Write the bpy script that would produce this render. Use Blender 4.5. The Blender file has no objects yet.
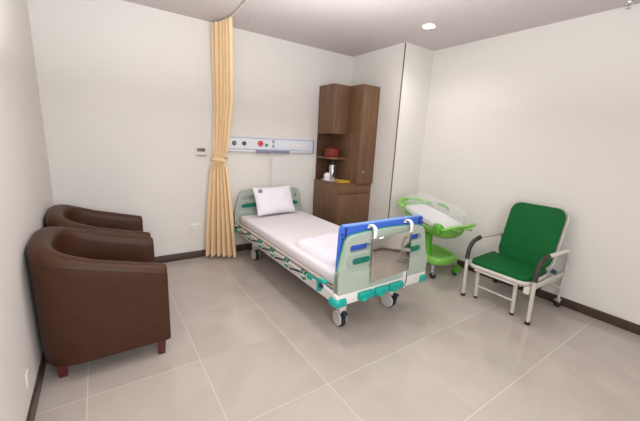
import bpy, bmesh, math, random
from mathutils import Vector, Matrix
random.seed(4)
PI = math.pi
COL = bpy.context.scene.collection
SC = bpy.context.scene
# room dimensions (metres), camera stands over the origin
CAMZ = 1.443
CEIL = 2.61
YB = 3.773          # back wall
XL = -0.39          # left wall
XR = 3.577          # right wall
XC = 3.054          # side of the shaft next to the cabinet
YS = YB - 0.957     # front of the shaft
YF = -1.5           # wall behind the camera

# ------------------------------------------------------------------ materials
def srgb(c):
    return tuple((v / 12.92 if v <= .04045 else ((v + .055) / 1.055) ** 2.4) for v in c)

def mat(name, rgb, rough=.5, metal=0.0, spec=.5, noise=0.0, nscale=8.0, bump=0.0, bscale=60.0,
        trans=0.0, alpha=1.0, emit=None, coat=0.0, sheen=0.0, sub=0.0):
    m = bpy.data.materials.new(name); m.use_nodes = True
    nt = m.node_tree; N = nt.nodes; L = nt.links
    b = N['Principled BSDF']
    col = srgb([v / 255 for v in rgb])
    b.inputs['Base Color'].default_value = (*col, 1)
    b.inputs['Roughness'].default_value = rough
    b.inputs['Metallic'].default_value = metal
    b.inputs['Specular IOR Level'].default_value = spec
    b.inputs['Transmission Weight'].default_value = trans
    b.inputs['Alpha'].default_value = alpha
    b.inputs['Coat Weight'].default_value = coat
    b.inputs['Sheen Weight'].default_value = sheen
    if sub:
        b.inputs['Subsurface Weight'].default_value = sub
        b.inputs['Subsurface Scale'].default_value = .02
    tc = N.new('ShaderNodeTexCoord')
    if noise > 0:
        n = N.new('ShaderNodeTexNoise'); n.inputs['Scale'].default_value = nscale
        n.inputs['Detail'].default_value = 5
        L.new(tc.outputs['Object'], n.inputs['Vector'])
        r = N.new('ShaderNodeValToRGB')
        r.color_ramp.elements[0].position = .3; r.color_ramp.elements[1].position = .7
        r.color_ramp.elements[0].color = (*[max(0, v * (1 - noise)) for v in col], 1)
        r.color_ramp.elements[1].color = (*[min(1, v * (1 + noise)) for v in col], 1)
        L.new(n.outputs['Fac'], r.inputs['Fac']); L.new(r.outputs['Color'], b.inputs['Base Color'])
    if bump > 0:
        n2 = N.new('ShaderNodeTexNoise'); n2.inputs['Scale'].default_value = bscale
        n2.inputs['Detail'].default_value = 4
        L.new(tc.outputs['Object'], n2.inputs['Vector'])
        bp = N.new('ShaderNodeBump'); bp.inputs['Strength'].default_value = bump
        bp.inputs['Distance'].default_value = .01
        L.new(n2.outputs['Fac'], bp.inputs['Height']); L.new(bp.outputs['Normal'], b.inputs['Normal'])
    if emit:
        b.inputs['Emission Color'].default_value = (*srgb([v / 255 for v in emit[0]]), 1)
        b.inputs['Emission Strength'].default_value = emit[1]
    return m

def wood_mat(name, dark, light, scale=1.0, rough=.45):
    m = bpy.data.materials.new(name); m.use_nodes = True
    nt = m.node_tree; N = nt.nodes; L = nt.links; b = N['Principled BSDF']
    tc = N.new('ShaderNodeTexCoord'); mp = N.new('ShaderNodeMapping')
    mp.inputs['Scale'].default_value = (38 * scale, 38 * scale, 1.6 * scale)
    n = N.new('ShaderNodeTexNoise'); n.inputs['Scale'].default_value = 1.6
    n.inputs['Detail'].default_value = 6; n.inputs['Roughness'].default_value = .6
    n.inputs['Distortion'].default_value = .4
    r = N.new('ShaderNodeValToRGB')
    r.color_ramp.elements[0].position = .3; r.color_ramp.elements[1].position = .72
    r.color_ramp.elements[0].color = (*srgb([v / 255 for v in dark]), 1)
    r.color_ramp.elements[1].color = (*srgb([v / 255 for v in light]), 1)
    L.new(tc.outputs['Object'], mp.inputs['Vector']); L.new(mp.outputs['Vector'], n.inputs['Vector'])
    L.new(n.outputs['Fac'], r.inputs['Fac']); L.new(r.outputs['Color'], b.inputs['Base Color'])
    b.inputs['Roughness'].default_value = rough
    return m

def floor_mat():
    m = bpy.data.materials.new('polished_floor_tile'); m.use_nodes = True
    nt = m.node_tree; N = nt.nodes; L = nt.links; b = N['Principled BSDF']
    g = N.new('ShaderNodeNewGeometry'); sep = N.new('ShaderNodeSeparateXYZ')
    L.new(g.outputs['Position'], sep.inputs['Vector'])
    def M(op, a, bb=None, c=None):
        n = N.new('ShaderNodeMath'); n.operation = op
        for i, v in enumerate((a, bb, c)):
            if v is None: continue
            if isinstance(v, (int, float)): n.inputs[i].default_value = v
            else: L.new(v, n.inputs[i])
        return n.outputs[0]
    T = .6
    def cell(o, off):
        t = M('DIVIDE', M('SUBTRACT', o, off), T)
        fr = M('FRACT', t); d = M('MULTIPLY', M('MINIMUM', fr, M('SUBTRACT', 1.0, fr)), T)
        return M('FLOOR', t), d
    ix, dx = cell(sep.outputs['X'], .435); iy, dy = cell(sep.outputs['Y'], 1.307)
    px, py = sep.outputs['X'], sep.outputs['Y']
    W = .0024
    # lengthwise joints drop to faint lines on the right, crosswise joints at the back
    gx = M('MULTIPLY', M('LESS_THAN', dx, W), M('LESS_THAN', px, 1.3))
    my = M('MAXIMUM', M('LESS_THAN', py, 1.6), M('MULTIPLY', M('LESS_THAN', px, .435), M('LESS_THAN', py, 2.2)))
    gy = M('MULTIPLY', M('LESS_THAN', dy, W), my)
    faint = M('MULTIPLY', M('LESS_THAN', M('MINIMUM', dx, dy), .0014), .10)
    ng = N.new('ShaderNodeTexNoise'); ng.inputs['Scale'].default_value = 1.3
    L.new(g.outputs['Position'], ng.inputs['Vector'])
    vis = M('ADD', .12, M('MULTIPLY', ng.outputs['Fac'], .75))
    grout = M('MAXIMUM', M('MULTIPLY', M('MAXIMUM', gx, gy), vis), faint)
    cid = N.new('ShaderNodeCombineXYZ'); L.new(ix, cid.inputs[0]); L.new(iy, cid.inputs[1])
    wn = N.new('ShaderNodeTexWhiteNoise'); wn.noise_dimensions = '3D'; L.new(cid.outputs[0], wn.inputs['Vector'])
    n1 = N.new('ShaderNodeTexNoise'); n1.inputs['Scale'].default_value = 2.2; n1.inputs['Detail'].default_value = 7
    n1.inputs['Distortion'].default_value = 1.2
    off = N.new('ShaderNodeVectorMath'); off.operation = 'MULTIPLY_ADD'
    L.new(wn.outputs['Color'], off.inputs[0]); off.inputs[1].default_value = (9, 9, 9)
    L.new(g.outputs['Position'], off.inputs[2]); L.new(off.outputs[0], n1.inputs['Vector'])
    r = N.new('ShaderNodeValToRGB')
    r.color_ramp.elements[0].position = .3; r.color_ramp.elements[1].position = .75
    r.color_ramp.elements[0].color = (*srgb((.69, .65, .62)), 1)
    r.color_ramp.elements[1].color = (*srgb((.73, .695, .665)), 1)
    L.new(n1.outputs['Fac'], r.inputs['Fac'])
    mx = N.new('ShaderNodeMix'); mx.data_type = 'RGBA'
    L.new(grout, mx.inputs['Factor']); L.new(r.outputs['Color'], mx.inputs['A'])
    mx.inputs['B'].default_value = (*srgb((.90, .87, .84)), 1)
    L.new(mx.outputs['Result'], b.inputs['Base Color'])
    b.inputs['Roughness'].default_value = .08
    b.inputs['Specular IOR Level'].default_value = .5
    return m

def wall_mat(name, rgb):
    return mat(name, rgb, rough=.55, spec=.3, noise=.012, nscale=1.5, bump=.04, bscale=180)

M = {}
M['wall'] = wall_mat('cream_wall_paint', (229, 226, 221))
M['ceiling'] = wall_mat('ceiling_paint', (205, 196, 195))
M['floor'] = floor_mat()
M['baseboard'] = wood_mat('dark_brown_skirting', (62, 46, 38), (78, 60, 50), .6, .35)
M['leather'] = mat('brown_leather', (67, 38, 23), rough=.45, spec=.28, noise=.08, nscale=14, bump=.10, bscale=130)
M['piping'] = mat('brown_piping', (56, 34, 22), rough=.5, noise=.05)
M['redleg'] = wood_mat('dark_red_wood', (72, 18, 20), (96, 30, 30), 1, .35)
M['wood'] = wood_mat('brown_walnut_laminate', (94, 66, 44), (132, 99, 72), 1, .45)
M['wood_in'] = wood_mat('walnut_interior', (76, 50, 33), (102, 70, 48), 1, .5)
M['steel'] = mat('polished_steel', (215, 212, 208), rough=.1, metal=1, noise=.02)
M['chrome'] = mat('chrome', (215, 215, 215), rough=.18, metal=1, noise=.02)
M['bed_grey'] = mat('pale_grey_green_plastic', (170, 182, 170), rough=.38, noise=.02)
M['bed_grey_d'] = mat('grey_green_recess', (158, 172, 160), rough=.45, noise=.02)
M['bed_edge'] = mat('green_edge_trim', (60, 150, 125), rough=.4, noise=.03)
M['teal'] = mat('teal_plastic', (10, 158, 148), rough=.32, noise=.03)
M['teal_d'] = mat('dark_teal_plastic', (12, 112, 92), rough=.4, noise=.03)
M['blue'] = mat('blue_plastic', (64, 106, 212), rough=.4, noise=.03)
M['blue_hi'] = mat('light_blue_plastic_edge', (120, 160, 232), rough=.4, noise=.03)
M['whiteframe'] = mat('white_powder_coat', (226, 224, 220), rough=.35, noise=.02)
M['railgrey'] = mat('champagne_aluminium', (196, 184, 172), rough=.35, metal=.4, noise=.03)
M['dark'] = mat('dark_rubber', (38, 38, 42), rough=.6, noise=.05)
M['navy'] = mat('navy_plastic', (34, 44, 74), rough=.45, noise=.05)
M['wheelgrey'] = mat('light_grey_wheel', (206, 204, 200), rough=.45, noise=.03)
M['sheet'] = mat('white_cotton_sheet', (230, 226, 230), rough=.85, spec=.15, noise=.012, nscale=3, bump=.08, bscale=18, sheen=.1)
M['blanket'] = mat('white_duvet', (238, 234, 242), rough=.9, spec=.1, noise=.01, bump=.12, bscale=14, sheen=.1)
M['pillow'] = mat('white_pillowcase', (238, 234, 240), rough=.85, spec=.1, noise=.01, bump=.10, bscale=16)
M['emblem'] = mat('emblem_teal_print', (52, 128, 120), rough=.7, noise=.02)
M['emblem_w'] = mat('emblem_dark_print', (60, 70, 90), rough=.7, noise=.02)
M['curtain'] = mat('peach_curtain_fabric', (255, 229, 188), rough=.85, spec=.1, noise=.02, nscale=5, bump=.06, bscale=200, sheen=.15)
_c = M['curtain'].node_tree; _p = _c.nodes['Principled BSDF']; _t = _c.nodes.new('ShaderNodeBsdfTranslucent')
_t.inputs['Color'].default_value = (*srgb((1, .9, .74)), 1); _a = _c.nodes.new('ShaderNodeMixShader'); _a.inputs[0].default_value = .3
_c.links.new(_p.outputs[0], _a.inputs[1]); _c.links.new(_t.outputs[0], _a.inputs[2])
_c.links.new(_a.outputs[0], _c.nodes['Material Output'].inputs['Surface'])
M['panel'] = mat('bedhead_panel_white', (228, 232, 240), rough=.35, noise=.01)
M['panelblue'] = mat('panel_blue_line', (164, 178, 204), rough=.4, noise=.02)
M['lilac'] = mat('lilac_grey_strip', (134, 136, 158), rough=.45, noise=.03)
M['violet'] = mat('violet_socket', (150, 146, 188), rough=.4, noise=.03)
M['olive'] = mat('dark_olive_port', (92, 96, 76), rough=.4, noise=.04)
M['red'] = mat('red_port', (196, 48, 58), rough=.4, noise=.04)
M['pinkred'] = mat('pale_red_port_ring', (222, 104, 112), rough=.4, noise=.03)
M['green_s'] = mat('green_socket', (30, 158, 90), rough=.4, noise=.03)
M['white'] = mat('white_plastic', (238, 238, 236), rough=.4, noise=.01)
M['offwhite'] = mat('offwhite_plastic', (226, 221, 212), rough=.4, noise=.01)
M['greyscreen'] = mat('grey_display', (112, 106, 100), rough=.3, noise=.03)
M['lime'] = mat('lime_green_plastic', (126, 196, 78), rough=.3, noise=.05, coat=.3)
M['lime_d'] = mat('darker_lime_plastic', (92, 172, 50), rough=.4, noise=.05)
M['acrylic'] = mat('clear_acrylic', (236, 244, 242), rough=.05, alpha=.16, spec=.6, noise=.01)
M['padgreen'] = mat('pale_green_pad', (140, 190, 130), rough=.5, noise=.05)
M['green_vinyl'] = mat('green_vinyl', (14, 94, 44), rough=.7, spec=.2, noise=.05, nscale=12, bump=.05, bscale=160)
M['chairframe'] = mat('light_grey_chair_paint', (204, 200, 192), rough=.38, noise=.02)
M['grip'] = mat('black_brown_grip', (58, 50, 48), rough=.55, noise=.08)
M['jointblue'] = mat('dark_blue_joint', (30, 72, 92), rough=.5, noise=.05)
M['redbox'] = mat('red_brown_wicker', (128, 44, 30), rough=.6, noise=.15, nscale=30, bump=.3, bscale=60)
M['gold'] = mat('yellow_gold_board', (196, 158, 52), rough=.5, noise=.06)
M['black'] = mat('black_plastic', (28, 26, 28), rough=.4, noise=.03)
M['lampglow'] = mat('lamp_diffuser', (255, 252, 245), rough=.5, noise=.01, emit=((255, 246, 232), 45))
M['cord'] = mat('pale_cord', (222, 214, 208), rough=.6, noise=.02)
M['seam'] = mat('dark_gap_trim', (104, 98, 96), rough=.6, noise=.05)
M['silver'] = mat('brushed_silver', (200, 202, 208), rough=.25, metal=.9, noise=.03)

# ------------------------------------------------------------------ mesh helpers
def rbox(x0, x1, y0, y1, z0, z1, bev=0, seg=2):
    b = bmesh.new()
    bmesh.ops.create_cube(b, size=1, matrix=Matrix.Translation(((x0 + x1) / 2, (y0 + y1) / 2, (z0 + z1) / 2)) @
                          Matrix.Diagonal((abs(x1 - x0), abs(y1 - y0), abs(z1 - z0), 1)))
    if bev:
        bmesh.ops.bevel(b, geom=b.edges[:], offset=min(bev, .49 * min(abs(x1 - x0), abs(y1 - y0), abs(z1 - z0))),
                        segments=seg, profile=.5, affect='EDGES')
    return b

class MB:
    def __init__(s): s.bm = bmesh.new()
    def add(s, b, Mx=None):
        me = bpy.data.meshes.new('tmp')
        if Mx is not None: bmesh.ops.transform(b, matrix=Mx, verts=b.verts)
        b.to_mesh(me); b.free(); s.bm.from_mesh(me); bpy.data.meshes.remove(me); return s
    def box(s, x0, x1, y0, y1, z0, z1, bev=0, seg=2, Mx=None):
        return s.add(rbox(x0, x1, y0, y1, z0, z1, bev, seg), Mx)
    def tube(s, pts, r, seg=10, closed=False, flat=None):
        """sweep a circle (or a flat ellipse: flat=(rw, rh)) along the points"""
        pts = [Vector(p) for p in pts]; n = len(pts); b = bmesh.new(); rings = []
        up = None
        for i, p in enumerate(pts):
            if closed: t = (pts[(i + 1) % n] - pts[i - 1]).normalized()
            else: t = ((pts[min(i + 1, n - 1)] - pts[max(i - 1, 0)])).normalized()
            if up is None:
                up = Vector((0, 0, 1)) if abs(t.z) < .9 else Vector((0, 1, 0))
            u = (up - t * up.dot(t)).normalized(); v = t.cross(u); up = u
            rr = r[i] if isinstance(r, (list, tuple)) else r
            rw, rh = flat if flat else (rr, rr)
            rings.append([b.verts.new(p + v * math.cos(2 * PI * k / seg) * rw + u * math.sin(2 * PI * k / seg) * rh) for k in range(seg)])
        m = n if closed else n - 1
        for i in range(m):
            a, c = rings[i], rings[(i + 1) % n]
            for k in range(seg):
                b.faces.new((a[k], a[(k + 1) % seg], c[(k + 1) % seg], c[k]))
        if not closed:
            b.faces.new(rings[0][::-1]); b.faces.new(rings[-1])
        bmesh.ops.recalc_face_normals(b, faces=b.faces)
        return s.add(b)
    def prism(s, poly, lo, hi, plane='xz', bev=0, seg=2, hole=None):
        """extrude a 2D outline between lo and hi along the axis normal to plane"""
        def P(a, c, h):
            return {'xz': (a, h, c), 'yz': (h, a, c), 'xy': (a, c, h)}[plane]
        b = bmesh.new()
        A = [b.verts.new(P(x, y, lo)) for x, y in poly]; B = [b.verts.new(P(x, y, hi)) for x, y in poly]
        n = len(poly)
        b.faces.new(A[::-1]); b.faces.new(B)
        for i in range(n): b.faces.new((A[i], A[(i + 1) % n], B[(i + 1) % n], B[i]))
        bmesh.ops.recalc_face_normals(b, faces=b.faces)
        if bev:
            es = [e for e in b.edges if len(e.link_faces) == 2 and any(len(f.verts) == n and n > 4 or f in () for f in e.link_faces)]
            bmesh.ops.bevel(b, geom=es if es else b.edges[:], offset=bev, segments=seg, profile=.5, affect='EDGES')
        return s.add(b)
    def lathe(s, prof, c=(0, 0), seg=24, Mx=None):
        b = bmesh.new(); rings = []
        for r, z in prof:
            if r < 1e-5: rings.append([b.verts.new((c[0], c[1], z))])
            else: rings.append([b.verts.new((c[0] + r * math.cos(2 * PI * k / seg), c[1] + r * math.sin(2 * PI * k / seg), z)) for k in range(seg)])
        for a, d in zip(rings, rings[1:]):
            for k in range(seg):
                if len(a) == 1 and len(d) == 1: continue
                if len(a) == 1: b.faces.new((a[0], d[k], d[(k + 1) % seg]))
                elif len(d) == 1: b.faces.new((a[k], a[(k + 1) % seg], d[0]))
                else: b.faces.new((a[k], a[(k + 1) % seg], d[(k + 1) % seg], d[k]))
        bmesh.ops.recalc_face_normals(b, faces=b.faces)
        return s.add(b, Mx)
    def cyl(s, p0, p1, r, seg=16):
        return s.tube([p0, p1], r, seg)
    def build(s, name, m, parent=None, ang=38):
        o_ = Vector((0, 0, 0)); q = parent
        while q is not None: o_ += q.location; q = q.parent
        if parent is not None and o_.length: bmesh.ops.translate(s.bm, verts=s.bm.verts, vec=-o_)
        for e in s.bm.edges:
            e.smooth = not (len(e.link_faces) == 2 and e.calc_face_angle(0) > math.radians(ang))
        for f in s.bm.faces: f.smooth = True
        me = bpy.data.meshes.new(name); s.bm.to_mesh(me); s.bm.free()
        me.materials.append(m)
        o = bpy.data.objects.new(name, me); COL.objects.link(o); o.parent = parent
        return o

def thing(name, label, cat, loc=(0, 0, 0), rz=0, group=None):
    o = bpy.data.objects.new(name, None); COL.objects.link(o); o.location = loc; o.rotation_euler = (0, 0, rz)
    o['label'] = label; o['category'] = cat
    if group: o['group'] = group
    return o

def tag(o, label, cat, group=None):
    o['label'] = label; o['category'] = cat
    if group: o['group'] = group
    return o

def origin(o, p):
    """put a single-mesh thing's origin at world point p"""
    p = Vector(p); o.data.transform(Matrix.Translation(-p)); o.location = p; return o

def struct(o):
    o['kind'] = 'structure'; return o

def copy_tree(o, parent=None):
    c = o.copy(); COL.objects.link(c); c.parent = parent
    for ch in list(o.children): copy_tree(ch, c)
    return c

def arc(cx, cy, r, a0, a1, n=6):
    return [(cx + r * math.cos(math.radians(a0 + (a1 - a0) * i / n)), cy + r * math.sin(math.radians(a0 + (a1 - a0) * i / n))) for i in range(n + 1)]

def rrect(x0, x1, y0, y1, r, n=5):
    return arc(x1 - r, y1 - r, r, 0, 90, n) + arc(x0 + r, y1 - r, r, 90, 180, n) + arc(x0 + r, y0 + r, r, 180, 270, n) + arc(x1 - r, y0 + r, r, 270, 360, n)

def smooth_path(pts, n=8):
    """Catmull-Rom through 3D points"""
    P = [Vector(p) for p in pts]; P = [P[0] * 2 - P[1]] + P + [P[-1] * 2 - P[-2]]; out = []
    for i in range(1, len(P) - 2):
        for k in range(n):
            t = k / n
            out.append(.5 * ((2 * P[i]) + (-P[i - 1] + P[i + 1]) * t + (2 * P[i - 1] - 5 * P[i] + 4 * P[i + 1] - P[i + 2]) * t * t +
                             (-P[i - 1] + 3 * P[i] - 3 * P[i + 1] + P[i + 2]) * t ** 3))
    out.append(P[-2]); return out

# ------------------------------------------------------------------ room shell
T = .1
def wall(name, *b): return struct(MB().box(*b).build(name, M['wall']))
struct(MB().box(XL - T, XR + T, YF - T, YB + T, -.08, 0).build('floor', M['floor']))
struct(MB().box(XL - T, XR + T, YF - T, YB + T, CEIL, CEIL + .08).build('ceiling', M['ceiling']))
wall('wall_back', XL - T, XR + T, YB, YB + T, 0, CEIL)
wall('wall_left', XL - T, XL, YF - T, YB, 0, CEIL)
wall('wall_right', XR, XR + T, YF - T, YB, 0, CEIL)
wall('wall_front', XL, XR, YF - T, YF, 0, CEIL)
wall('wall_shaft', XC, XR, YS, YB, 0, CEIL)
struct(MB().box(XC - .006, XC + .003, YS - .006, YS + .006, .07, CEIL - .01).build('trim_1', M['seam']))
BH, BT = .085, .012
def base(name, x0, x1, y0, y1):
    m = MB().box(x0, x1, y0, y1, 0, BH, .004)
    return struct(m.build(name, M['baseboard']))
base('baseboard_back', XL, XC, YB - BT, YB)
base('baseboard_left', XL, XL + BT, YF, YB - BT)
base('baseboard_right', XR - BT, XR, YF, YS - BT)
base('baseboard_shaft', XC, XR - BT, YS - BT, YS)
base('baseboard_front', XL + BT, XR - BT, YF, YF + BT)

# ------------------------------------------------------------------ armchairs
def make_armchair(loc, label):
    """tub chair facing +x; footprint 0.70 x 0.72"""
    root = thing('armchair', label, 'armchair', (0, 0, 0), 0, 'brown leather tub armchairs against the left wall')
    hw = .36; xf = .325; xb = -.333; zb = .095
    def curve(off, n=40):
        # U from near front (y=-) round the back to far front (y=+)
        w = hw - off; xbk = xb + off; xs = -.03
        pts = []
        for i in range(7): pts.append((xf + (xs - xf) * i / 7, -w))
        for i in range(n + 1):
            a = -PI / 2 - PI * i / n
            c, s_ = math.cos(a), math.sin(a); e = 2 / 3.6
            pts.append((xs + (xs - xbk) * math.copysign(abs(c) ** e, c), w * math.copysign(abs(s_) ** e, s_)))
        for i in range(1, 8): pts.append((xs + (xf - xs) * i / 7, w))
        return pts
    O = curve(0); I = curve(.105); n = len(O)
    def top(x):    # back is higher, arms slope forward
        t = max(0, (x - xb) / (xf - xb)); return .812 - .190 * t ** .8
    def ring(i, shrink=0, push=0):
        (ox, oy), (ix, iy) = O[i], I[i]; h = top(ox); out = []
        mid = ((ox + ix) / 2, (oy + iy) / 2)
        prof = [(0.03, zb + .012, 1), (0.0, zb + .05, 1), (-.01, .28, 1), (-.015, h - .10, 1), (-.01, h - .045, 1), (.06, h - .014, 1), (.25, h - .001, 1), (.5, h + .004, 1),
                (.78, h - .004, 1), (.95, h - .022, 1), (1.0, h - .055, 1), (1.02, h - .16, 1), (1.0, .34, 1), (1.0, zb + .012, 1)]
        taper = .985
        for t, z, _ in prof:
            x = ox + (ix - ox) * t; y = oy + (iy - oy) * t
            f = taper + (1 - taper) * min(1, (z - zb) / .55)
            x = x * f if x < 0 else x; y = y * f
            x = mid[0] + (x - mid[0]) * (1 - shrink) + push; y = mid[1] + (y - mid[1]) * (1 - shrink)
            z2 = z - shrink * .05 * (1 if z > .4 else -.3)
            out.append((x, y, z2))
        return out
    b = bmesh.new()
    rings = [ring(0, .22, .017), ring(0, .06, .010)] + [ring(i) for i in range(n)] + [ring(n - 1, .06, .010), ring(n - 1, .22, .017)]
    V = [[b.verts.new(p) for p in r] for r in rings]; k = len(V[0])
    for a, c in zip(V, V[1:]):
        for j in range(k): b.faces.new((a[j], a[(j + 1) % k], c[(j + 1) % k], c[j]))
    b.faces.new(V[0][::-1]); b.faces.new(V[-1])
    bmesh.ops.recalc_face_normals(b, faces=b.faces)
    MB().add(b).build('body_shell', M['leather'], root, 60)
    MB().tube([(x * 1.0, y, top(x) - .040) for x, y in curve(-.001)], .0035, 6).build('piping', M['piping'], root)
    m = MB().box(-.2, .325, -.245, .245, zb + .005, .30, .02); m.build('seat_base', M['leather'], root)
    m = MB().box(-.235, .34, -.245, .245, .30, .43, .035, 4); m.build('seat_cushion', M['leather'], root)
    for sx, sy in ((1, -1), (1, 1), (-1, -1), (-1, 1)):
        x = .285 if sx > 0 else -.235; y = sy * (.315 if sx > 0 else .255)
        bb = bmesh.new()
        bmesh.ops.create_cone(bb, cap_ends=True, segments=4, radius1=.026, radius2=.037, depth=zb + .012,
                              matrix=Matrix.Translation((x, y, (zb + .012) / 2)) @ Matrix.Rotation(PI / 4, 4, 'Z'))
        MB().add(bb).build('leg', M['redleg'], root)
    root.location = loc; root['label'] = label
    return root
A1 = make_armchair((-.048, 2.43, 0), 'brown leather tub armchair nearest the camera, its whole side showing')
A2 = copy_tree(A1); A2.location = (-.048, 3.20, 0)
A2['label'] = 'brown leather tub armchair in the corner, mostly hidden behind the nearer armchair'

# ------------------------------------------------------------------ hospital bed
BX0, BX1, BYF, BYH = 1.29, 2.25, 1.60, 3.70
bed = thing('hospital_bed', 'adjustable hospital bed with pale grey-green end boards and teal corner bumpers', 'bed', (1.77, 2.65, 0))
def end_board(name, y0, y1, side):
    cx = (BX0 + BX1) / 2
    out = [(BX0 + .005, .385)]
    out += [(BX0 + .0, .50), (BX0 + .004, .525), (BX0 + .014, .545)]
    out += [(BX0 + .058, .73), (BX0 + .070, .765), (BX0 + .092, .79), (BX0 + .125, .803)]
    left = out[:]
    right = [(2 * cx - x, z) for x, z in reversed(left)]
    mid = [(cx - .2, .815), (cx, .819), (cx + .2, .815)]
    poly = left + mid + right
    b = bmesh.new()
    # front/back faces with two through slots: triangulate outline with holes
    holes = [rrect(cx - .385, cx - .20, .685, .738, .02, 4), rrect(cx + .20, cx + .375, .685, .738, .02, 4)]
    loops = [poly] + holes
    Ls = []
    for lp in loops:
        Ls.append(([b.verts.new((x, y0, z)) for x, z in lp], [b.verts.new((x, y1, z)) for x, z in lp]))
    for side_i in (0, 1):
        es = []
        for l in Ls:
            v = l[side_i]
            for i in range(len(v)): es.append(b.edges.new((v[i], v[(i + 1) % len(v)])))
        bmesh.ops.triangle_fill(b, use_beauty=True, use_dissolve=False, edges=es)
    for l in Ls:
        A, B = l
        for i in range(len(A)): b.faces.new((A[i], A[(i + 1) % len(A)], B[(i + 1) % len(A)], B[i]))
    bmesh.ops.recalc_face_normals(b, faces=b.faces)
    m = MB().add(b)
    # lower thicker apron
    m.prism(left[:4] + right[-4:], y0 - .012, y1 + (.010 if side < 0 else .012), 'xz')
    o = m.build(name, M['bed_grey'], bed, 30)
    yy = y0 if side < 0 else y1; d = side * .006
    for sgn in (-1, 1):
        # raised surround with recess and teal insert
        c0 = cx + sgn * .28
        MB().prism(rrect(c0 - .125, c0 + .115, .565, .665, .03), min(yy, yy + d), max(yy, yy + d), 'xz').build('handle_surround', M['bed_grey_d'], o)
        MB().prism(rrect(c0 - .08, c0 + .08, .595, .64, .02), min(yy, yy + 2 * d), max(yy, yy + 2 * d), 'xz').build('teal_insert', M['teal_d'], o)
        if side > 0:
            MB().prism(rrect(c0 - .08, c0 + .08, .595, .64, .02), y0 - .008, y0, 'xz').build('teal_insert', M['teal_d'], o)
    rim = [(x, z) for x, z in left[3:] + mid + right[:-3]]
    yb = y1 if side < 0 else y0
    MB().tube([(x, yb, z) for x, z in rim], .007, 6).build('edge_trim', M['bed_edge'] if side < 0 else M['bed_grey'], o)
    return o
fb = end_board('footboard', BYF, BYF + .035, -1)
hb = end_board('headboard', BYH - .035, BYH, 1)
for o_ in list(hb.children):
    if o_.name.startswith('handle_surround'): pass
# headboard: recess and insert also face the camera
for sgn in (-1, 1):
    c0 = 1.77 + sgn * .315
    MB().prism(rrect(c0 - .115, c0 + .115, .565, .665, .03), BYH - .041, BYH - .035, 'xz').build('handle_surround', M['bed_grey_d'], hb)
    MB().prism(rrect(c0 - .08, c0 + .08, .59, .63, .018), BYH - .047, BYH - .040, 'xz').build('teal_insert', M['teal_d'], hb)
# frame
m = MB()
for x in (BX0 + .01, BX1 - .045): m.box(x, x + .035, BYF + .03, BYH - .02, .30, .375, .006)
m.box(BX0 - .005, BX1 + .005, BYF - .012, BYF + .045, .295, .39, .012, 3)
m.box(BX0, BX1, BYH - .05, BYH, .30, .38, .012)
for y in (2.0, 2.45, 2.9, 3.3): m.box(BX0 + .04, BX1 - .04, y, y + .05, .33, .37)
m.build('bed_frame', M['whiteframe'], bed)
MB().box(BX0 + .05, BX1 - .05, BYF + .10, BYH - .06, .37, .40, .008).build('mattress_platform', M['railgrey'], bed)
# bumpers
def bumper(x, y, sx, sy):
    r = .035
    pts = [(x - sx * .08, y, .325), (x - sx * .03, y, .325), (x - sx * .008, y + sy * -.008, .325), (x, y - sy * .03, .325), (x, y - sy * .07, .325)]
    m = MB(); P = smooth_path(pts, 5)
    m.tube(P, 0, 14, flat=(.018, .032)); return m.build('corner_bumper', M['teal'], bed, 60)
bumper(BX0 - .008, BYF - .014, -1, -1); bumper(BX1 + .008, BYF - .014, 1, -1)
bumper(BX0 - .0, BYH - .006, -1, 1); bumper(BX1 + .0, BYH - .006, 1, 1)
# cranks
for k in range(3):
    x0 = 1.475 + k * .158
    m = MB().box(x0, x0 + .15, BYF - .05, BYF - .005, .312, .372, .014, 3)
    m.box(x0 + .01, x0 + .05, BYF - .075, BYF - .03, .318, .345, .01, 3)
    m.build('crank_handle', M['teal'], bed)
MB().box(1.955, 1.975, BYF - .03, BYF, .30, .44, .004).build('crank_bracket', M['whiteframe'], bed)
MB().tube(smooth_path([(1.985, BYF - .02, .43), (1.988, BYF - .025, .36), (1.965, BYF - .03, .325), (1.94, BYF - .03, .32)]), .004, 6).build('brake_cable', M['dark'], bed)
# casters
def caster(cx, cy, yaw):
    m = MB()
    c = thing('x', '', '') if False else None
    leg = MB().box(cx - .028, cx + .028, cy - .028, cy + .028, .14, .31, .008).build('leg', M['whiteframe'], bed)
    R = Matrix.Translation((cx, cy, 0)) @ Matrix.Rotation(yaw, 4, 'Z')
    RX = Matrix.Rotation(PI / 2, 4, 'X')
    def disc(y0, y1, r, mat_, nm, zc=.068, xoff=-.02):
        d = MB().lathe([(0, y0), (r * .9, y0), (r, y0 + .004), (r, y1 - .004), (r * .9, y1), (0, y1)], (0, 0), 28)
        bmesh.ops.transform(d.bm, matrix=R @ Matrix.Translation((xoff, 0, zc)) @ RX, verts=d.bm.verts)
        return d.build(nm, mat_, bed, 30)
    disc(-.022, .022, .070, M['dark'], 'caster_tyre')
    disc(-.034, .034, .062, M['wheelgrey'], 'caster_wheel')
    h = MB().box(-.05, .03, -.03, .03, .125, .165, .014, 3, R); h.build('caster_housing', M['wheelgrey'], bed)
    p = MB().box(.02, .075, -.018, .018, .128, .150, .008, 2, R)
    p.box(.045, .062, -.012, .012, .09, .14, .005, 2, R); p.build('brake_pedal', M['navy'], bed)
caster(1.48, 1.76, math.radians(-98)); caster(2.06, 1.78, math.radians(-80))
caster(1.45, 3.42, math.radians(92)); caster(2.08, 3.42, math.radians(85))
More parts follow.
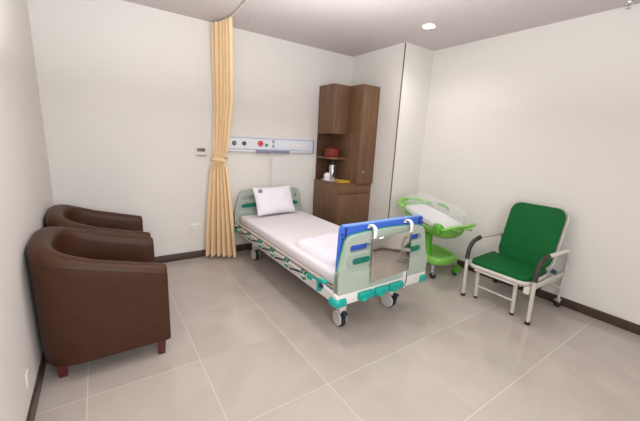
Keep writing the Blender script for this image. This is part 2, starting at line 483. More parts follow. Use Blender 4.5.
# side rails (folded down)
def side_rail(x, s):
    top = MB().tube([(x, BYF + .13, .452), (x, BYH - .20, .452)], 0, 12, flat=(.014, .012)).build('side_rail', M['railgrey'], bed)
    MB().box(x - .008, x + .008, BYF + .22, BYH - .12, .405, .422, .005).build('rail_bar', M['whiteframe'], top)
    for k in range(6):
        y = 1.99 + .285 * k
        w = MB()
        w.tube([(x - s * .004, y + .03, .432), (x - s * .006, y - .016, .358)], .013, 8)
        w.tube([(x - s * .004, y - .03, .428), (x - s * .006, y + .012, .372)], .013, 8)
        j = w.build('rail_joint', M['teal_d'], top)
        MB().box(x - .018, x + .018, y - .022, y + .022, .385, .408, .006).build('white_clip', M['whiteframe'], j)
        MB().tube([(x, y + .03, .405), (x + s * .0, y + .235, .362)], .008, 6).build('rail_strut', M['dark'], top)
    # latch assembly near the foot
    yl = BYF + .14
    m = MB().box(x - .022, x + .022, yl - .045, yl + .035, .435, .462, .011, 3)
    m.box(x - .02, x + .02, yl + .02, yl + .055, .35, .452, .012, 3)
    m.box(x - .02, x + .02, yl + .12, yl + .19, .395, .445, .014, 3)
    m.box(x - .014, x + .014, yl + .03, yl + .14, .425, .446, .008, 3)
    m.build('rail_latch', M['teal'], top)
    MB().box(x - .024, x + .0, yl - .02, yl + .02, .395, .42, .006).build('release_button', M['navy'], top)
side_rail(BX0 - .025, 1); side_rail(BX1 + .025, -1)
# mattress
def soft_block(x0, x1, y0, y1, z0, z1, r, nx, ny, bump_amp, seed, corner=.06):
    """a softly rounded, slightly uneven slab"""
    rnd = random.Random(seed); ph = [rnd.uniform(0, 6) for _ in range(6)]
    b = rbox(x0, x1, y0, y1, z0, z1, 0)
    ve = [e for e in b.edges if abs(e.verts[0].co.z - e.verts[1].co.z) > .001]
    bmesh.ops.bevel(b, geom=ve, offset=corner, segments=5, profile=.5, affect='EDGES')
    he = [e for e in b.edges if abs(e.verts[0].co.z - e.verts[1].co.z) < 1e-5 and len(e.link_faces) == 2 and any(abs(f.normal.z) > .9 for f in e.link_faces)]
    bmesh.ops.bevel(b, geom=he, offset=r, segments=4, profile=.5, affect='EDGES')
    return b
mb = MB().add(soft_block(BX0 + .045, BX1 - .045, BYF + .09, BYH - .07, .40, .503, .028, 0, 0, 0, 1))
mt = origin(mb.build('mattress', M['sheet'], None, 70), (1.77, 2.65, .40))
tag(mt, 'white sheeted mattress lying on the hospital bed', 'mattress')
# duvet folded at foot
def cloth_pad(x0, x1, y0, y1, z0, th, seed, nx=34, ny=26, amp=.008):
    rnd = random.Random(seed); b = bmesh.new()
    ph = [rnd.uniform(0, 6.28) for _ in range(8)]
    def se(u, v):
        # superellipse-like falloff toward edges
        a = (1 - abs(2 * u - 1) ** 10); c = (1 - abs(2 * v - 1) ** 10)
        return max(0, a * c) ** .35
    top, bot = [], []
    for i in range(nx + 1):
        u = i / nx; tr, br = [], []
        for j in range(ny + 1):
            v = j / ny
            # rounded corners: squeeze
            uu, vv = 2 * u - 1, 2 * v - 1
            k = 1 - .06 * (abs(uu) ** 4) * (abs(vv) ** 4)
            x = (x0 + x1) / 2 + uu * k * (x1 - x0) / 2; y = (y0 + y1) / 2 + vv * k * (y1 - y0) / 2
            h = th * se(u, v)
            w = amp * (math.sin(7 * u + ph[0] + 2 * v) + .6 * math.sin(13 * v + ph[1] - 4 * u) + .4 * math.sin(21 * u + 9 * v + ph[2])) * se(u, v)
            tr.append(b.verts.new((x, y, z0 + max(.004, h + w)))); br.append(b.verts.new((x, y, z0 + .001)))
        top.append(tr); bot.append(br)
    for i in range(nx):
        for j in range(ny):
            b.faces.new((top[i][j], top[i + 1][j], top[i + 1][j + 1], top[i][j + 1]))
            b.faces.new((bot[i][j], bot[i][j + 1], bot[i + 1][j + 1], bot[i + 1][j]))
    def side(a, c):
        for k in range(len(a) - 1): b.faces.new((a[k], c[k], c[k + 1], a[k + 1]))
    side(top[0], bot[0]); side(bot[-1], top[-1])
    side([r[0] for r in bot], [r[0] for r in top]); side([r[-1] for r in top], [r[-1] for r in bot])
    bmesh.ops.recalc_face_normals(b, faces=b.faces)
    return MB().add(b)
dv = cloth_pad(1.385, 2.19, 1.79, 2.42, .503, .06, 3).build('folded_duvet', M['blanket'], None, 80)
origin(dv, (1.79, 2.08, .503)); tag(dv, 'white folded duvet lying at the foot of the bed', 'duvet')
# pillow leaning on headboard
def pillow(W, Hh, th, seed):
    b = bmesh.new(); nx, ny = 26, 20; F, B = [], []
    rnd = random.Random(seed); ph = [rnd.uniform(0, 6.28) for _ in range(5)]
    for i in range(nx + 1):
        f, k = [], []
        for j in range(ny + 1):
            u = 2 * i / nx - 1; v = 2 * j / ny - 1
            inset = 1 - .045 * (1 - abs(v) ** 2) * abs(u) ** 3
            inset2 = 1 - .045 * (1 - abs(u) ** 2) * abs(v) ** 3
            x = u * W / 2 * inset; z = v * Hh / 2 * inset2
            e = max(0, (1 - abs(u) ** 3) * (1 - abs(v) ** 3)) ** .5
            wr = .004 * math.sin(9 * u + ph[0] + 3 * v) * e + .003 * math.sin(14 * v + ph[1]) * e
            f.append(b.verts.new((x, -th / 2 * e - wr - .003, z))); k.append(b.verts.new((x, th / 2 * e + .003, z)))
        F.append(f); B.append(k)
    for i in range(nx):
        for j in range(ny):
            b.faces.new((F[i][j], F[i + 1][j], F[i + 1][j + 1], F[i][j + 1]))
            b.faces.new((B[i][j], B[i][j + 1], B[i + 1][j + 1], B[i + 1][j]))
    def side(a, c):
        for k in range(len(a) - 1): b.faces.new((a[k], a[k + 1], c[k + 1], c[k]))
    side(F[0], B[0]); side(B[-1], F[-1]); side([r[0] for r in B], [r[0] for r in F]); side([r[-1] for r in F], [r[-1] for r in B])
    bmesh.ops.recalc_face_normals(b, faces=b.faces)
    return b
pr = thing('pillow', 'white pillow with a small round emblem leaning against the headboard', 'pillow', (0, 0, 0))
MB().add(pillow(.55, .355, .11, 5)).build('pillowcase', M['pillow'], pr, 80)
# small round printed emblem (ring with a bar) near the upper left corner
em = MB()
ring_pts = [(-.20 + .024 * math.cos(a), -.0465, .115 + .020 * math.sin(a)) for a in [2 * PI * k / 20 for k in range(20)]]
em.tube(ring_pts, .0045, 6, closed=True)
e1 = em.build('printed_emblem', M['emblem'], pr)
MB().box(-.214, -.186, -.050, -.044, .108, .121, .002).build('emblem_mark', M['emblem_w'], e1)
pr.location = (1.755, 3.525, .688); pr.rotation_euler = (math.radians(-24), math.radians(0), math.radians(6))

# blue dining board and steel chart plate
bb = MB()
poly = [(1.325, .44), (1.335, .845), (1.345, .862), (1.36, .868), (2.18, .868), (2.2, .862), (2.21, .845), (2.21, .44)]
t_ = thing('dining_board', 'blue plastic overbed dining board standing upright behind the footboard', 'tray', (1.77, 1.665, .44))
MB().prism(poly, 1.650, 1.680, 'xz').build('board_panel', M['blue'], t_)
MB().box(1.36, 2.185, 1.646, 1.684, .862, .874, .004).build('board_lip', M['blue_hi'], t_)
for x in (1.349, 2.197):
    for z in (.80, .77, .74, .71, .68): MB().box(x - .007, x + .007, 1.644, 1.651, z, z + .016, .003).build('board_slot', M['navy'], t_)
for x in (1.375, 2.165): MB().box(x - .006, x + .006, 1.642, 1.651, .70, .86, .003).build('board_groove', M['navy'], t_)
t_ = thing('chart_plate', 'polished steel chart plate hooked over the footboard', 'clipboard', (1.79, 1.59, .45))
MB().box(-.21, .21, -.003, .003, -.168, .168, .002, 2, Matrix.Translation((1.785, 1.575, .608)) @ Matrix.Rotation(math.radians(-3), 4, 'Y')).build('steel_plate', M['steel'], t_)
for x in (1.575, 1.965):
    m = MB()
    pts = [(x + .012, 1.57, .775), (x + .012, 1.568, .81), (x + .012, 1.575, .845), (x + .012, 1.60, .862), (x + .012, 1.632, .858), (x + .012, 1.640, .835)]
    m.tube(smooth_path(pts, 5), 0, 8, flat=(.018, .006)); m.build('hook', M['white'], t_)
t_.rotation_euler = (0, 0, 0)

# ------------------------------------------------------------------ curtain
def curtain():
    root = thing('privacy_curtain', 'peach pleated privacy curtain gathered beside the bed head', 'curtain', (1.14, 3.58, 0))
    b = bmesh.new(); n = 150; nz = 44; z0, z1 = .045, 2.585; rows = []; ZT = 1.18; NP = 5.5
    rnd = random.Random(2); amp_r = [rnd.uniform(.75, 1.2) for _ in range(12)]
    for j in range(nz + 1):
        z = z0 + (z1 - z0) * j / nz
        # interpolate footprint centre line
        if z > ZT:
            t = (z - ZT) / (z1 - ZT); s = min(1, t * 2.2) ** .8
            a = Vector((1.045, 3.67)).lerp(Vector((1.11, 3.735)), s); c = Vector((1.15, 3.52)).lerp(Vector((1.20, 3.41)), s)
            amp = .022 + .008 * s
        else:
            t = (ZT - z) / (ZT - z0); s = t ** .75
            a = Vector((1.045, 3.67)).lerp(Vector((.955, 3.69)), s); c = Vector((1.15, 3.52)).lerp(Vector((1.25, 3.49)), s)
            amp = .024 + .034 * s
        d = (c - a); nrm = Vector((d.y, -d.x)).normalized(); row = []
        squeeze = 1 - .35 * math.exp(-((z - ZT) / .07) ** 2)
        for i in range(n + 1):
            u = i / n; ph = u * NP * 2 * PI
            am = amp * squeeze * amp_r[int(u * NP) % 12] * (1 + .12 * math.sin(3 * z + 5 * u))
            off = am * (math.sin(ph + .25 * math.sin(2 * z)) + .18 * math.sin(2 * ph + 1 + z))
            p = a.lerp(c, .5 + (u - .5) * (1 if squeeze > .99 else squeeze)) + nrm * off
            y = min(p.y, YB - .012)
            row.append(b.verts.new((p.x, y, z)))
        rows.append(row)
    for j in range(nz):
        for i in range(n): b.faces.new((rows[j][i], rows[j][i + 1], rows[j + 1][i + 1], rows[j + 1][i]))
    o = MB().add(b).build('curtain_fabric', M['curtain'], root, 80)
    pts = [(1.097 + .088 * math.cos(a), 3.595 + .085 * math.sin(a), 1.18 + .008 * math.sin(a * 2)) for a in [2 * PI * k / 32 for k in range(32)]]
    MB().tube(pts, 0, 8, closed=True, flat=(.006, .017)).build('tieback', M['curtain'], root, 60)
    return root
curtain()
m = MB().tube(smooth_path([(1.09, 3.755, 2.597), (1.16, 3.60, 2.597), (1.185, 3.42, 2.597), (1.175, 3.1, 2.597), (1.15, 2.6, 2.597), (1.15, 1.0, 2.597), (1.15, -.5, 2.597)], 8), 0, 8, flat=(.010, .012))
rl = origin(m.build('curtain_rail', M['chairframe']), (1.15, 2.6, 2.6)); tag(rl, 'thin grey ceiling rail running forward above the gathered curtain', 'rail')

# ------------------------------------------------------------------ cabinet
CX0, CXM, CX1 = 2.505, 2.765, 3.052
YU, YT = 3.413, 3.165; YBF = 3.19     # front of upper cupboard, front of base and tall unit
cab = thing('storage_cabinet', 'tall brown wooden storage cabinet with open shelf in the wall recess', 'cabinet', (2.78, 3.5, 0))
Yb = YB - .014
m = MB()
m.box(CX0 - .02, CX1, YBF + .02, Yb, .06, .885, .002)            # base carcass
m.box(CX0 + .03, CX1, YBF + .06, Yb, 0, .06)
m.box(CXM, CX1, YT + .02, Yb, .90, 2.15, .002)            # tall unit
m.box(CX0, CXM, YU + .018, Yb, 1.535, 2.15, .002)           # upper cupboard
m.build('carcass', M['wood'], cab)
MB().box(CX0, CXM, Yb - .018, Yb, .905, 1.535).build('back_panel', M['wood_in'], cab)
MB().box(CX0 - .024, CX1, YBF - .004, Yb, .885, .905, .003).build('countertop', M['wood'], cab)
sh = [(CXM, Yb - .018), (CX0, Yb - .018), (CX0, YU + .09)] + arc(CX0 + .09, YU + .09, .09, 180, 270, 6)[1:] + [(CXM, YU)]
MB().prism(sh, 1.205, 1.23, 'xy').build('shelf', M['wood'], cab)
g = .002
MB().box(CX0 + g, CXM - g, YU, YU + .018, 1.535, 2.148, .002).build('cupboard_door', M['wood'], cab)
d = MB().box(CXM + g, CX1 - g, YT, YT + .02, .908, 2.148, .002).build('tall_door', M['wood'], cab)
MB().lathe([(0, 0), (.008, 0), (.008, .012), (.016, .018), (.016, .028), (0, .032)], (0, 0), 16,
           Matrix.Translation((2.835, YT, 1.06)) @ Matrix.Rotation(PI / 2, 4, 'X')).build('knob', M['silver'], d)
MB().box(CX0 - .02 + g, CX1 - g, YBF, YBF + .02, .775, .882, .002).build('drawer', M['wood'], cab)
for a, c in ((CX0 - .02, 2.765), (2.765, CX1)):
    MB().box(a + g, c - g, YBF, YBF + .02, .07, .768, .002).build('base_door', M['wood'], cab)

# things on the cabinet
rb = thing('lidded_box', 'round red-brown lidded box on the open shelf of the cabinet', 'box', (2.615, 3.55, 1.23))
MB().lathe([(0, 1.23), (.088, 1.23), (.095, 1.24), (.095, 1.30), (0, 1.30)], (2.615, 3.55), 28).build('box_body', M['redbox'], rb)
MB().lathe([(0, 1.298), (.099, 1.298), (.101, 1.322), (.085, 1.338), (.02, 1.342), (.018, 1.352), (0, 1.354)], (2.615, 3.55), 28).build('lid', M['redbox'], rb)
tr = origin(MB().lathe([(0, .905), (.112, .905), (.130, .918), (.127, .921), (.111, .911), (0, .910)], (2.612, 3.54), 32).build('serving_plate', M['white']), (2.612, 3.54, .905))
tag(tr, 'round white plate under the cup and thermos on the cabinet counter', 'plate')
fx, fy = 2.650, 3.56
fl = thing('thermos_flask', 'silver thermos flask with black handle and lid inside the cabinet niche', 'flask', (fx, fy, .911))
MB().lathe([(0, .911), (.046, .911), (.050, .921), (.050, 1.11), (.038, 1.13), (0, 1.13)], (fx, fy), 24).build('flask_body', M['silver'], fl)
MB().lathe([(0, 1.128), (.038, 1.128), (.038, 1.165), (.030, 1.175), (0, 1.178)], (fx, fy), 24).build('flask_lid', M['black'], fl)
MB().tube(smooth_path([(fx - .015, fy - .045, 1.10), (fx - .028, fy - .078, 1.10), (fx - .030, fy - .085, 1.03), (fx - .018, fy - .047, .96)]), .008, 8).build('handle', M['black'], fl)
qx, qy = 2.548, 3.535
k_ = thing('tea_cup', 'white lidded cup standing left of the thermos on the round plate', 'cup', (qx, qy, .911))
MB().lathe([(0, .911), (.032, .911), (.046, .94), (.046, .995), (.043, .995), (.042, .94), (.028, .916), (0, .915)], (qx, qy), 24).build('cup_body', M['white'], k_)
MB().lathe([(0, .993), (.045, .993), (.034, 1.008), (.008, 1.012), (.009, 1.020), (0, 1.023)], (qx, qy), 24).build('lid', M['white'], k_)
MB().tube(smooth_path([(qx - .040, qy - .015, .98), (qx - .060, qy - .02, .97), (qx - .058, qy - .02, .945), (qx - .038, qy - .015, .935)]), .004, 8).build('handle', M['white'], k_)
yt = thing('shallow_tray', 'yellow shallow tray on the cabinet counter below the tall door', 'tray', (2.64, 3.34, .905))
MB().box(2.575, 2.745, 3.28, 3.40, .905, .912, .002).build('tray_base', M['gold'], yt)
m = MB(); m.box(2.575, 2.745, 3.277, 3.283, .905, .934, .002); m.box(2.575, 2.745, 3.397, 3.403, .905, .934, .002)
m.box(2.572, 2.578, 3.277, 3.403, .905, .934, .002); m.box(2.742, 2.748, 3.277, 3.403, .905, .934, .002)
m.build('tray_rim', M['gold'], yt)

# ------------------------------------------------------------------ bedhead service panel
PY = YB - .045
sp = thing('bedhead_panel', 'long white medical service panel mounted on the wall above the pillow', 'panel', (1.83, YB, 1.35))
MB().box(1.20, 2.425, PY, YB - .001, 1.262, 1.440, .008).build('housing', M['panel'], sp)
MB().box(1.20, 2.428, PY - .004, PY + .002, 1.424, 1.432).build('blue_trim', M['panelblue'], sp)
MB().box(1.20, 2.428, PY - .004, PY + .002, 1.290, 1.298).build('blue_trim', M['panelblue'], sp)
MB().box(2.418, 2.430, PY - .003, YB - .002, 1.262, 1.440, .002).build('end_cap', M['lilac'], sp)
MB().box(1.585, 2.055, PY - .012, PY + .01, 1.252, 1.286, .006).build('lilac_strip', M['lilac'], sp)
RXm = Matrix.Rotation(PI / 2, 4, 'X')
def port(x, z, r, mt, inner):
    p = MB().lathe([(0, 0), (r, 0), (r, .010), (r * .8, .016), (0, .016)], (0, 0), 24, Matrix.Translation((x, PY, z)) @ RXm).build('gas_port', mt, sp)
    MB().lathe([(0, .014), (r * .45, .014), (r * .4, .024), (0, .024)], (0, 0), 16, Matrix.Translation((x, PY, z)) @ RXm).build('port_core', inner, p)
port(1.315, 1.361, .026, M['olive'], M['silver']); port(1.437, 1.361, .026, M['olive'], M['olive'])
port(1.648, 1.366, .036, M['pinkred'], M['red'])
MB().box(1.708, 1.748, PY - .010, PY + .002, 1.333, 1.367, .006).build('green_socket', M['green_s'], sp)
for z in (1.378, 1.322): MB().box(1.808, 1.836, PY - .010, PY + .002, z, z + .036, .006).build('violet_socket', M['violet'], sp)
for x in (2.08, 2.16): MB().box(x, x + .055, PY - .006, PY + .002, 1.325, 1.385, .004).build('white_socket', M['white'], sp)
cd = MB().tube(smooth_path([(1.782, PY - .018, 1.275), (1.784, PY - .018, 1.15), (1.775, PY - .008, .98), (1.79, PY, .86), (1.80, PY + .01, .80)]), .0025, 6)
cd.tube(smooth_path([(1.80, PY - .018, 1.275), (1.803, PY - .018, 1.12), (1.798, PY - .006, .95), (1.805, PY, .80)]), .0022, 6)
tag(origin(cd.build('call_cord', M['cord']), (1.79, PY, 1.27)), 'thin pale call cord hanging from the service panel behind the pillow', 'cord')

# wall fittings
th = thing('wall_thermostat', 'white wall controller with grey display left of the curtain', 'thermostat', (.945, YB, 1.25))
MB().box(.885, 1.008, YB - .014, YB - .001, 1.195, 1.312, .005).build('faceplate', M['offwhite'], th)
MB().box(.900, .990, YB - .018, YB - .013, 1.252, 1.290, .003).build('display', M['greyscreen'], th)
MB().box(.892, 1.002, YB - .0175, YB - .013, 1.206, 1.214, .001).build('button_strip', M['greyscreen'], th)
def outlet(label, x, y, z, rz, k=1.0, mt='white'):
    r = thing('wall_outlet', label, 'outlet', (0, 0, 0))
    f = MB().box(-.06 * k, .06 * k, -.009, 0, -.036, .036, .004).build('faceplate', M[mt], r)
    for sx in ((-.028, .028) if k == 1 else ()):
        for q in (-.009, .009): MB().box(sx + q - .002, sx + q + .002, -.0095, -.0085, -.008, .008).build('socket_slot', M['greyscreen'], f)
    r.location = (x, y, z); r.rotation_euler = (0, 0, rz)
outlet('white double outlet low on the back wall left of the curtain', .865, YB - .001, .385, 0)
outlet('white outlet low on the left wall in front of the nearest armchair', XL + .001, 1.90, .225, PI / 2, .5, 'offwhite')

# ceiling fittings
def downlight(x, y, label, group=None):
    r = thing('downlight', label, 'ceiling light', (x, y, CEIL))
    MB().lathe([(.068, CEIL - .001), (.068, CEIL - .006), (.060, CEIL - .009), (.054, CEIL - .004), (.054, CEIL - .001)], (x, y), 32).build('trim_ring', M['white'], r)
    MB().lathe([(0, CEIL - .004), (.054, CEIL - .004), (.054, CEIL - .001), (0, CEIL - .001)], (x, y), 32).build('diffuser', M['lampglow'], r)
    return r
downlight(2.82, 2.316, 'round recessed downlight glowing in the ceiling near the shaft corner')
def sprinkler(x, y, label):
    r = thing('ceiling_sprinkler', label, 'sprinkler', (x, y, CEIL))
    MB().lathe([(0, CEIL - .001), (.028, CEIL - .001), (.026, CEIL - .008), (.010, CEIL - .010), (.009, CEIL - .03), (0, CEIL - .03)], (x, y), 18).build('sprinkler_body', M['chrome'], r)
    MB().lathe([(0, CEIL - .044), (.018, CEIL - .044), (.018, CEIL - .047), (0, CEIL - .047)], (x, y), 14).build('deflector', M['silver'], r)
    m = MB()
    for s in (-1, 1): m.tube([(x + s * .007, y, CEIL - .028), (x + s * .010, y, CEIL - .038), (x + s * .004, y, CEIL - .045)], .002, 6)
    m.build('sprinkler_arms', M['silver'], r)
sprinkler(3.50, .965, 'small metal sprinkler on the ceiling at the right edge')
hk = MB().lathe([(0, CEIL - .001), (.012, CEIL - .001), (.012, CEIL - .004), (0, CEIL - .004)], (1.345, 3.37), 12)
hk.tube(smooth_path([(1.345, 3.37, CEIL - .003), (1.345, 3.37, CEIL - .02), (1.353, 3.37, CEIL - .03), (1.361, 3.37, CEIL - .022)]), .0025, 6)
tag(origin(hk.build('ceiling_hook', M['silver']), (1.345, 3.37, CEIL)), 'tiny metal hook in the ceiling just right of the curtain top', 'hook')

# ------------------------------------------------------------------ bassinet
ba = thing('baby_bassinet', 'lime green wheeled baby bassinet with clear tub in the corner', 'bassinet', (0, 0, 0))
# local frame: +y = head end (far), -y = foot end (near); x = width
TL = math.radians(9)
TZ = .64
TM = Matrix.Translation((0, 0, TZ)) @ Matrix.Rotation(TL, 4, 'X')
def ovalish(a, bb, n=40, e=2.8):
    out = []
    for k in range(n):
        t = 2 * PI * k / n; c, s = math.cos(t), math.sin(t)
        out.append((a * math.copysign(abs(c) ** (2 / e), c), bb * math.copysign(abs(s) ** (2 / e), s)))
    return out
def loft(secs, close_bottom=True, close_top=False):
    b = bmesh.new(); V = [[b.verts.new(p) for p in s] for s in secs]; n = len(V[0])
    for a, c in zip(V, V[1:]):
        for j in range(n): b.faces.new((a[j], a[(j + 1) % n], c[(j + 1) % n], c[j]))
    if close_bottom: b.faces.new(V[0][::-1])
    if close_top: b.faces.new(V[-1])
    bmesh.ops.recalc_face_normals(b, faces=b.faces); return b
def ovz(a, b_, z, n=44, lift=0, e=3.4):
    # lift raises the two long-side middles downward -> scooped rim; ends are high
    return [(x, y, z + lift * (abs(y) / b_) ** 6) for x, y in ovalish(a, b_, n, e)]
hw_, hl_ = .215, .375
secs = [ovz(.13, .27, -.11), ovz(.18, .335, -.10), ovz(.205, .366, -.06), ovz(.214, .382, -.035, lift=.05), ovz(.222, .398, -.022, lift=.065),
        ovz(.212, .388, -.016, lift=.065), ovz(.202, .368, -.030, lift=.05), ovz(.19, .345, -.045), ovz(.13, .27, -.055)]
m = MB().add(loft(secs, True, True)); bmesh.ops.transform(m.bm, matrix=TM, verts=m.bm.verts)
m.build('cradle_tray', M['lime'], ba, 50)
# end handles: open loops
for s in (-1, 1):
    hz = .0 if s > 0 else .03
    pts = [(-.17, s * .33, .015), (-.19, s * .39, .035), (-.12, s * .455, .060 + hz), (0, s * .475, .068 + hz), (.12, s * .455, .065 + hz), (.19, s * .39, .045 + hz), (.17, s * .33, .015)]
    m = MB().tube(smooth_path(pts, 6), 0, 10, flat=(.022, .015))
    m.tube(smooth_path([(-.09, s * .36, .02), (-.08, s * .48, .06)], 3), 0, 8, flat=(.018, .01))
    m.tube(smooth_path([(.09, s * .36, .02), (.08, s * .48, .06)], 3), 0, 8, flat=(.018, .01))
    bmesh.ops.transform(m.bm, matrix=TM, verts=m.bm.verts); m.build('end_handle', M['lime'], ba, 60)
# front cheek (green shield at the near corner)
m = MB().box(-.232, -.150, -.36, -.25, -.045, .062, .03, 4); bmesh.ops.transform(m.bm, matrix=TM, verts=m.bm.verts)
m.build('tray_bracket', M['lime_d'], ba)
# clear tub
secs = [ovz(.185, .345, .0), ovz(.195, .355, .06), ovz(.205, .365, .155), ovz(.214, .374, .160), ovz(.214, .374, .163), ovz(.202, .362, .163), ovz(.192, .352, .06), ovz(.182, .342, .003)]
m = MB().add(loft(secs, False, False)); bmesh.ops.transform(m.bm, matrix=TM, verts=m.bm.verts)
tub = m.build('clear_tub', M['acrylic'], ba, 50)
# coloured grip pads on the tub's far long side
for y0, y1, z0, z1 in ((-.02, .16, .095, .115), (.22, .33, .05, .075)):
    P = [( .196 if y1 < .2 else .17, y0 + (y1 - y0) * k / 6, z0 + (z1 - z0) * math.sin(PI * k / 6)) for k in range(7)]
    m = MB().tube(P, 0, 8, flat=(.006, .015)); bmesh.ops.transform(m.bm, matrix=TM, verts=m.bm.verts); m.build('grip_pad', M['padgreen'], tub, 60)
# column, base
m = MB()
m.add(loft([[(x * .9, y, z) for x, y in ovalish(.05 + .012 * k_, .05 + .02 * k_, 24)] for k_, z in ((2, .16), (.8, .24), (0, .36), (0, .50), (1.5, TZ - .06))], True, True),
      Matrix.Translation((-.03, .0, 0)))
m.build('column', M['lime_d'], ba, 50)
secs = [[(x + .075, y + .03, z + .035) for x, y in ovalish(a, b_, 44, 3)] for a, b_, z in ((.17, .26, .115), (.20, .29, .12), (.215, .305, .15), (.212, .30, .19), (.195, .285, .205), (.165, .25, .203), (.145, .23, .16), (.10, .18, .155))]
m = MB().add(loft(secs, True, True)); m.build('base_tray', M['lime'], ba, 50)
for sx, sy in ((-1, -1), (1, -1), (-1, 1), (1, 1)):
    cx, cy = sx * .165 + .07, sy * .235 + .03
    leg = MB().lathe([(0, .075), (.018, .075), (.022, .158), (0, .158)], (cx, cy), 16).build('leg', M['silver'], ba)
    ym = Matrix.Translation((cx + .0, cy - .012, .034)) @ Matrix.Rotation(.5 * sx, 4, 'Z') @ Matrix.Rotation(PI / 2, 4, 'X')
    w = MB().lathe([(0, -.022), (.030, -.022), (.034, -.018), (.034, .018), (.030, .022), (0, .022)], (0, 0), 20, ym).build('caster_wheel', M['dark'], ba)
    MB().box(cx - .022, cx + .022, cy - .035, cy + .012, .045, .082, .008).build('caster_fork', M['silver'], ba)
    if sx > 0 and sy < 0: MB().box(cx - .03, cx + .035, cy - .06, cy + .01, .03, .12, .012).build('caster_cover', M['lime_d'], ba)
BL = Vector((3.10, 2.19, 0)); BR = -.20
ba.location = BL; ba.rotation_euler = (0, 0, BR)
# its mattress
m = MB().add(loft([ovz(.170, .335, .0, e=5), ovz(.183, .350, .012, e=5), ovz(.186, .353, .045, e=5), ovz(.180, .345, .062, e=5), ovz(.14, .30, .068, e=4)], True, True))
bmesh.ops.transform(m.bm, matrix=Matrix.Translation((0, 0, TZ - .028)) @ Matrix.Rotation(TL, 4, 'X') @ Matrix.Translation((0, 0, .0)), verts=m.bm.verts)
im = m.build('bassinet_mattress', M['sheet'], None, 60); im.location = BL; im.rotation_euler = (0, 0, BR)
tag(im, 'small white mattress lying in the green bassinet', 'mattress')

# ------------------------------------------------------------------ green folding chair
gc = thing('reclining_chair', 'green vinyl hospital companion chair with grey metal frame by the right wall', 'chair', (3.15, 1.29, 0))
YN, YFr = .985, 1.58
def rounded_slab(w0, w1, h, r, th):
    """outline in local (a,b), a along width"""
    pass
# seat pad
def pad(name, x0, z0, x1, z1, y0, y1, th, rad, mt, parent):
    """slab whose length runs from (x0,z0) to (x1,z1) in the xz plane, width y0..y1"""
    L_ = math.hypot(x1 - x0, z1 - z0); ang = math.atan2(z1 - z0, x1 - x0)
    poly = rrect(0, L_, y0, y1, rad, 6); b = bmesh.new(); n = len(poly)
    A = [b.verts.new((x, y, 0)) for x, y in poly]; B = [b.verts.new((x, y, th)) for x, y in poly]
    b.faces.new(A[::-1]); b.faces.new(B)
    for i in range(n): b.faces.new((A[i], A[(i + 1) % n], B[(i + 1) % n], B[i]))
    es = [e for e in b.edges if any(len(f.verts) == n for f in e.link_faces)]
    bmesh.ops.bevel(b, geom=es, offset=th * .42, segments=3, profile=.5, affect='EDGES')
    bmesh.ops.recalc_face_normals(b, faces=b.faces)
    mm = MB().add(b, Matrix.Translation((x0, 0, z0)) @ Matrix.Rotation(-ang, 4, 'Y'))
    return mm.build(name, mt, parent, 50)
SX0, SX1 = 2.865, 3.30
pad('seat', SX0 + .008, .352, SX1, .372, YN + .055, YFr - .02, .038, .07, M['green_vinyl'], gc)
pad('backrest', 3.275, .395, 3.440, .935, YN + .05, 1.495, .035, .075, M['green_vinyl'], gc)
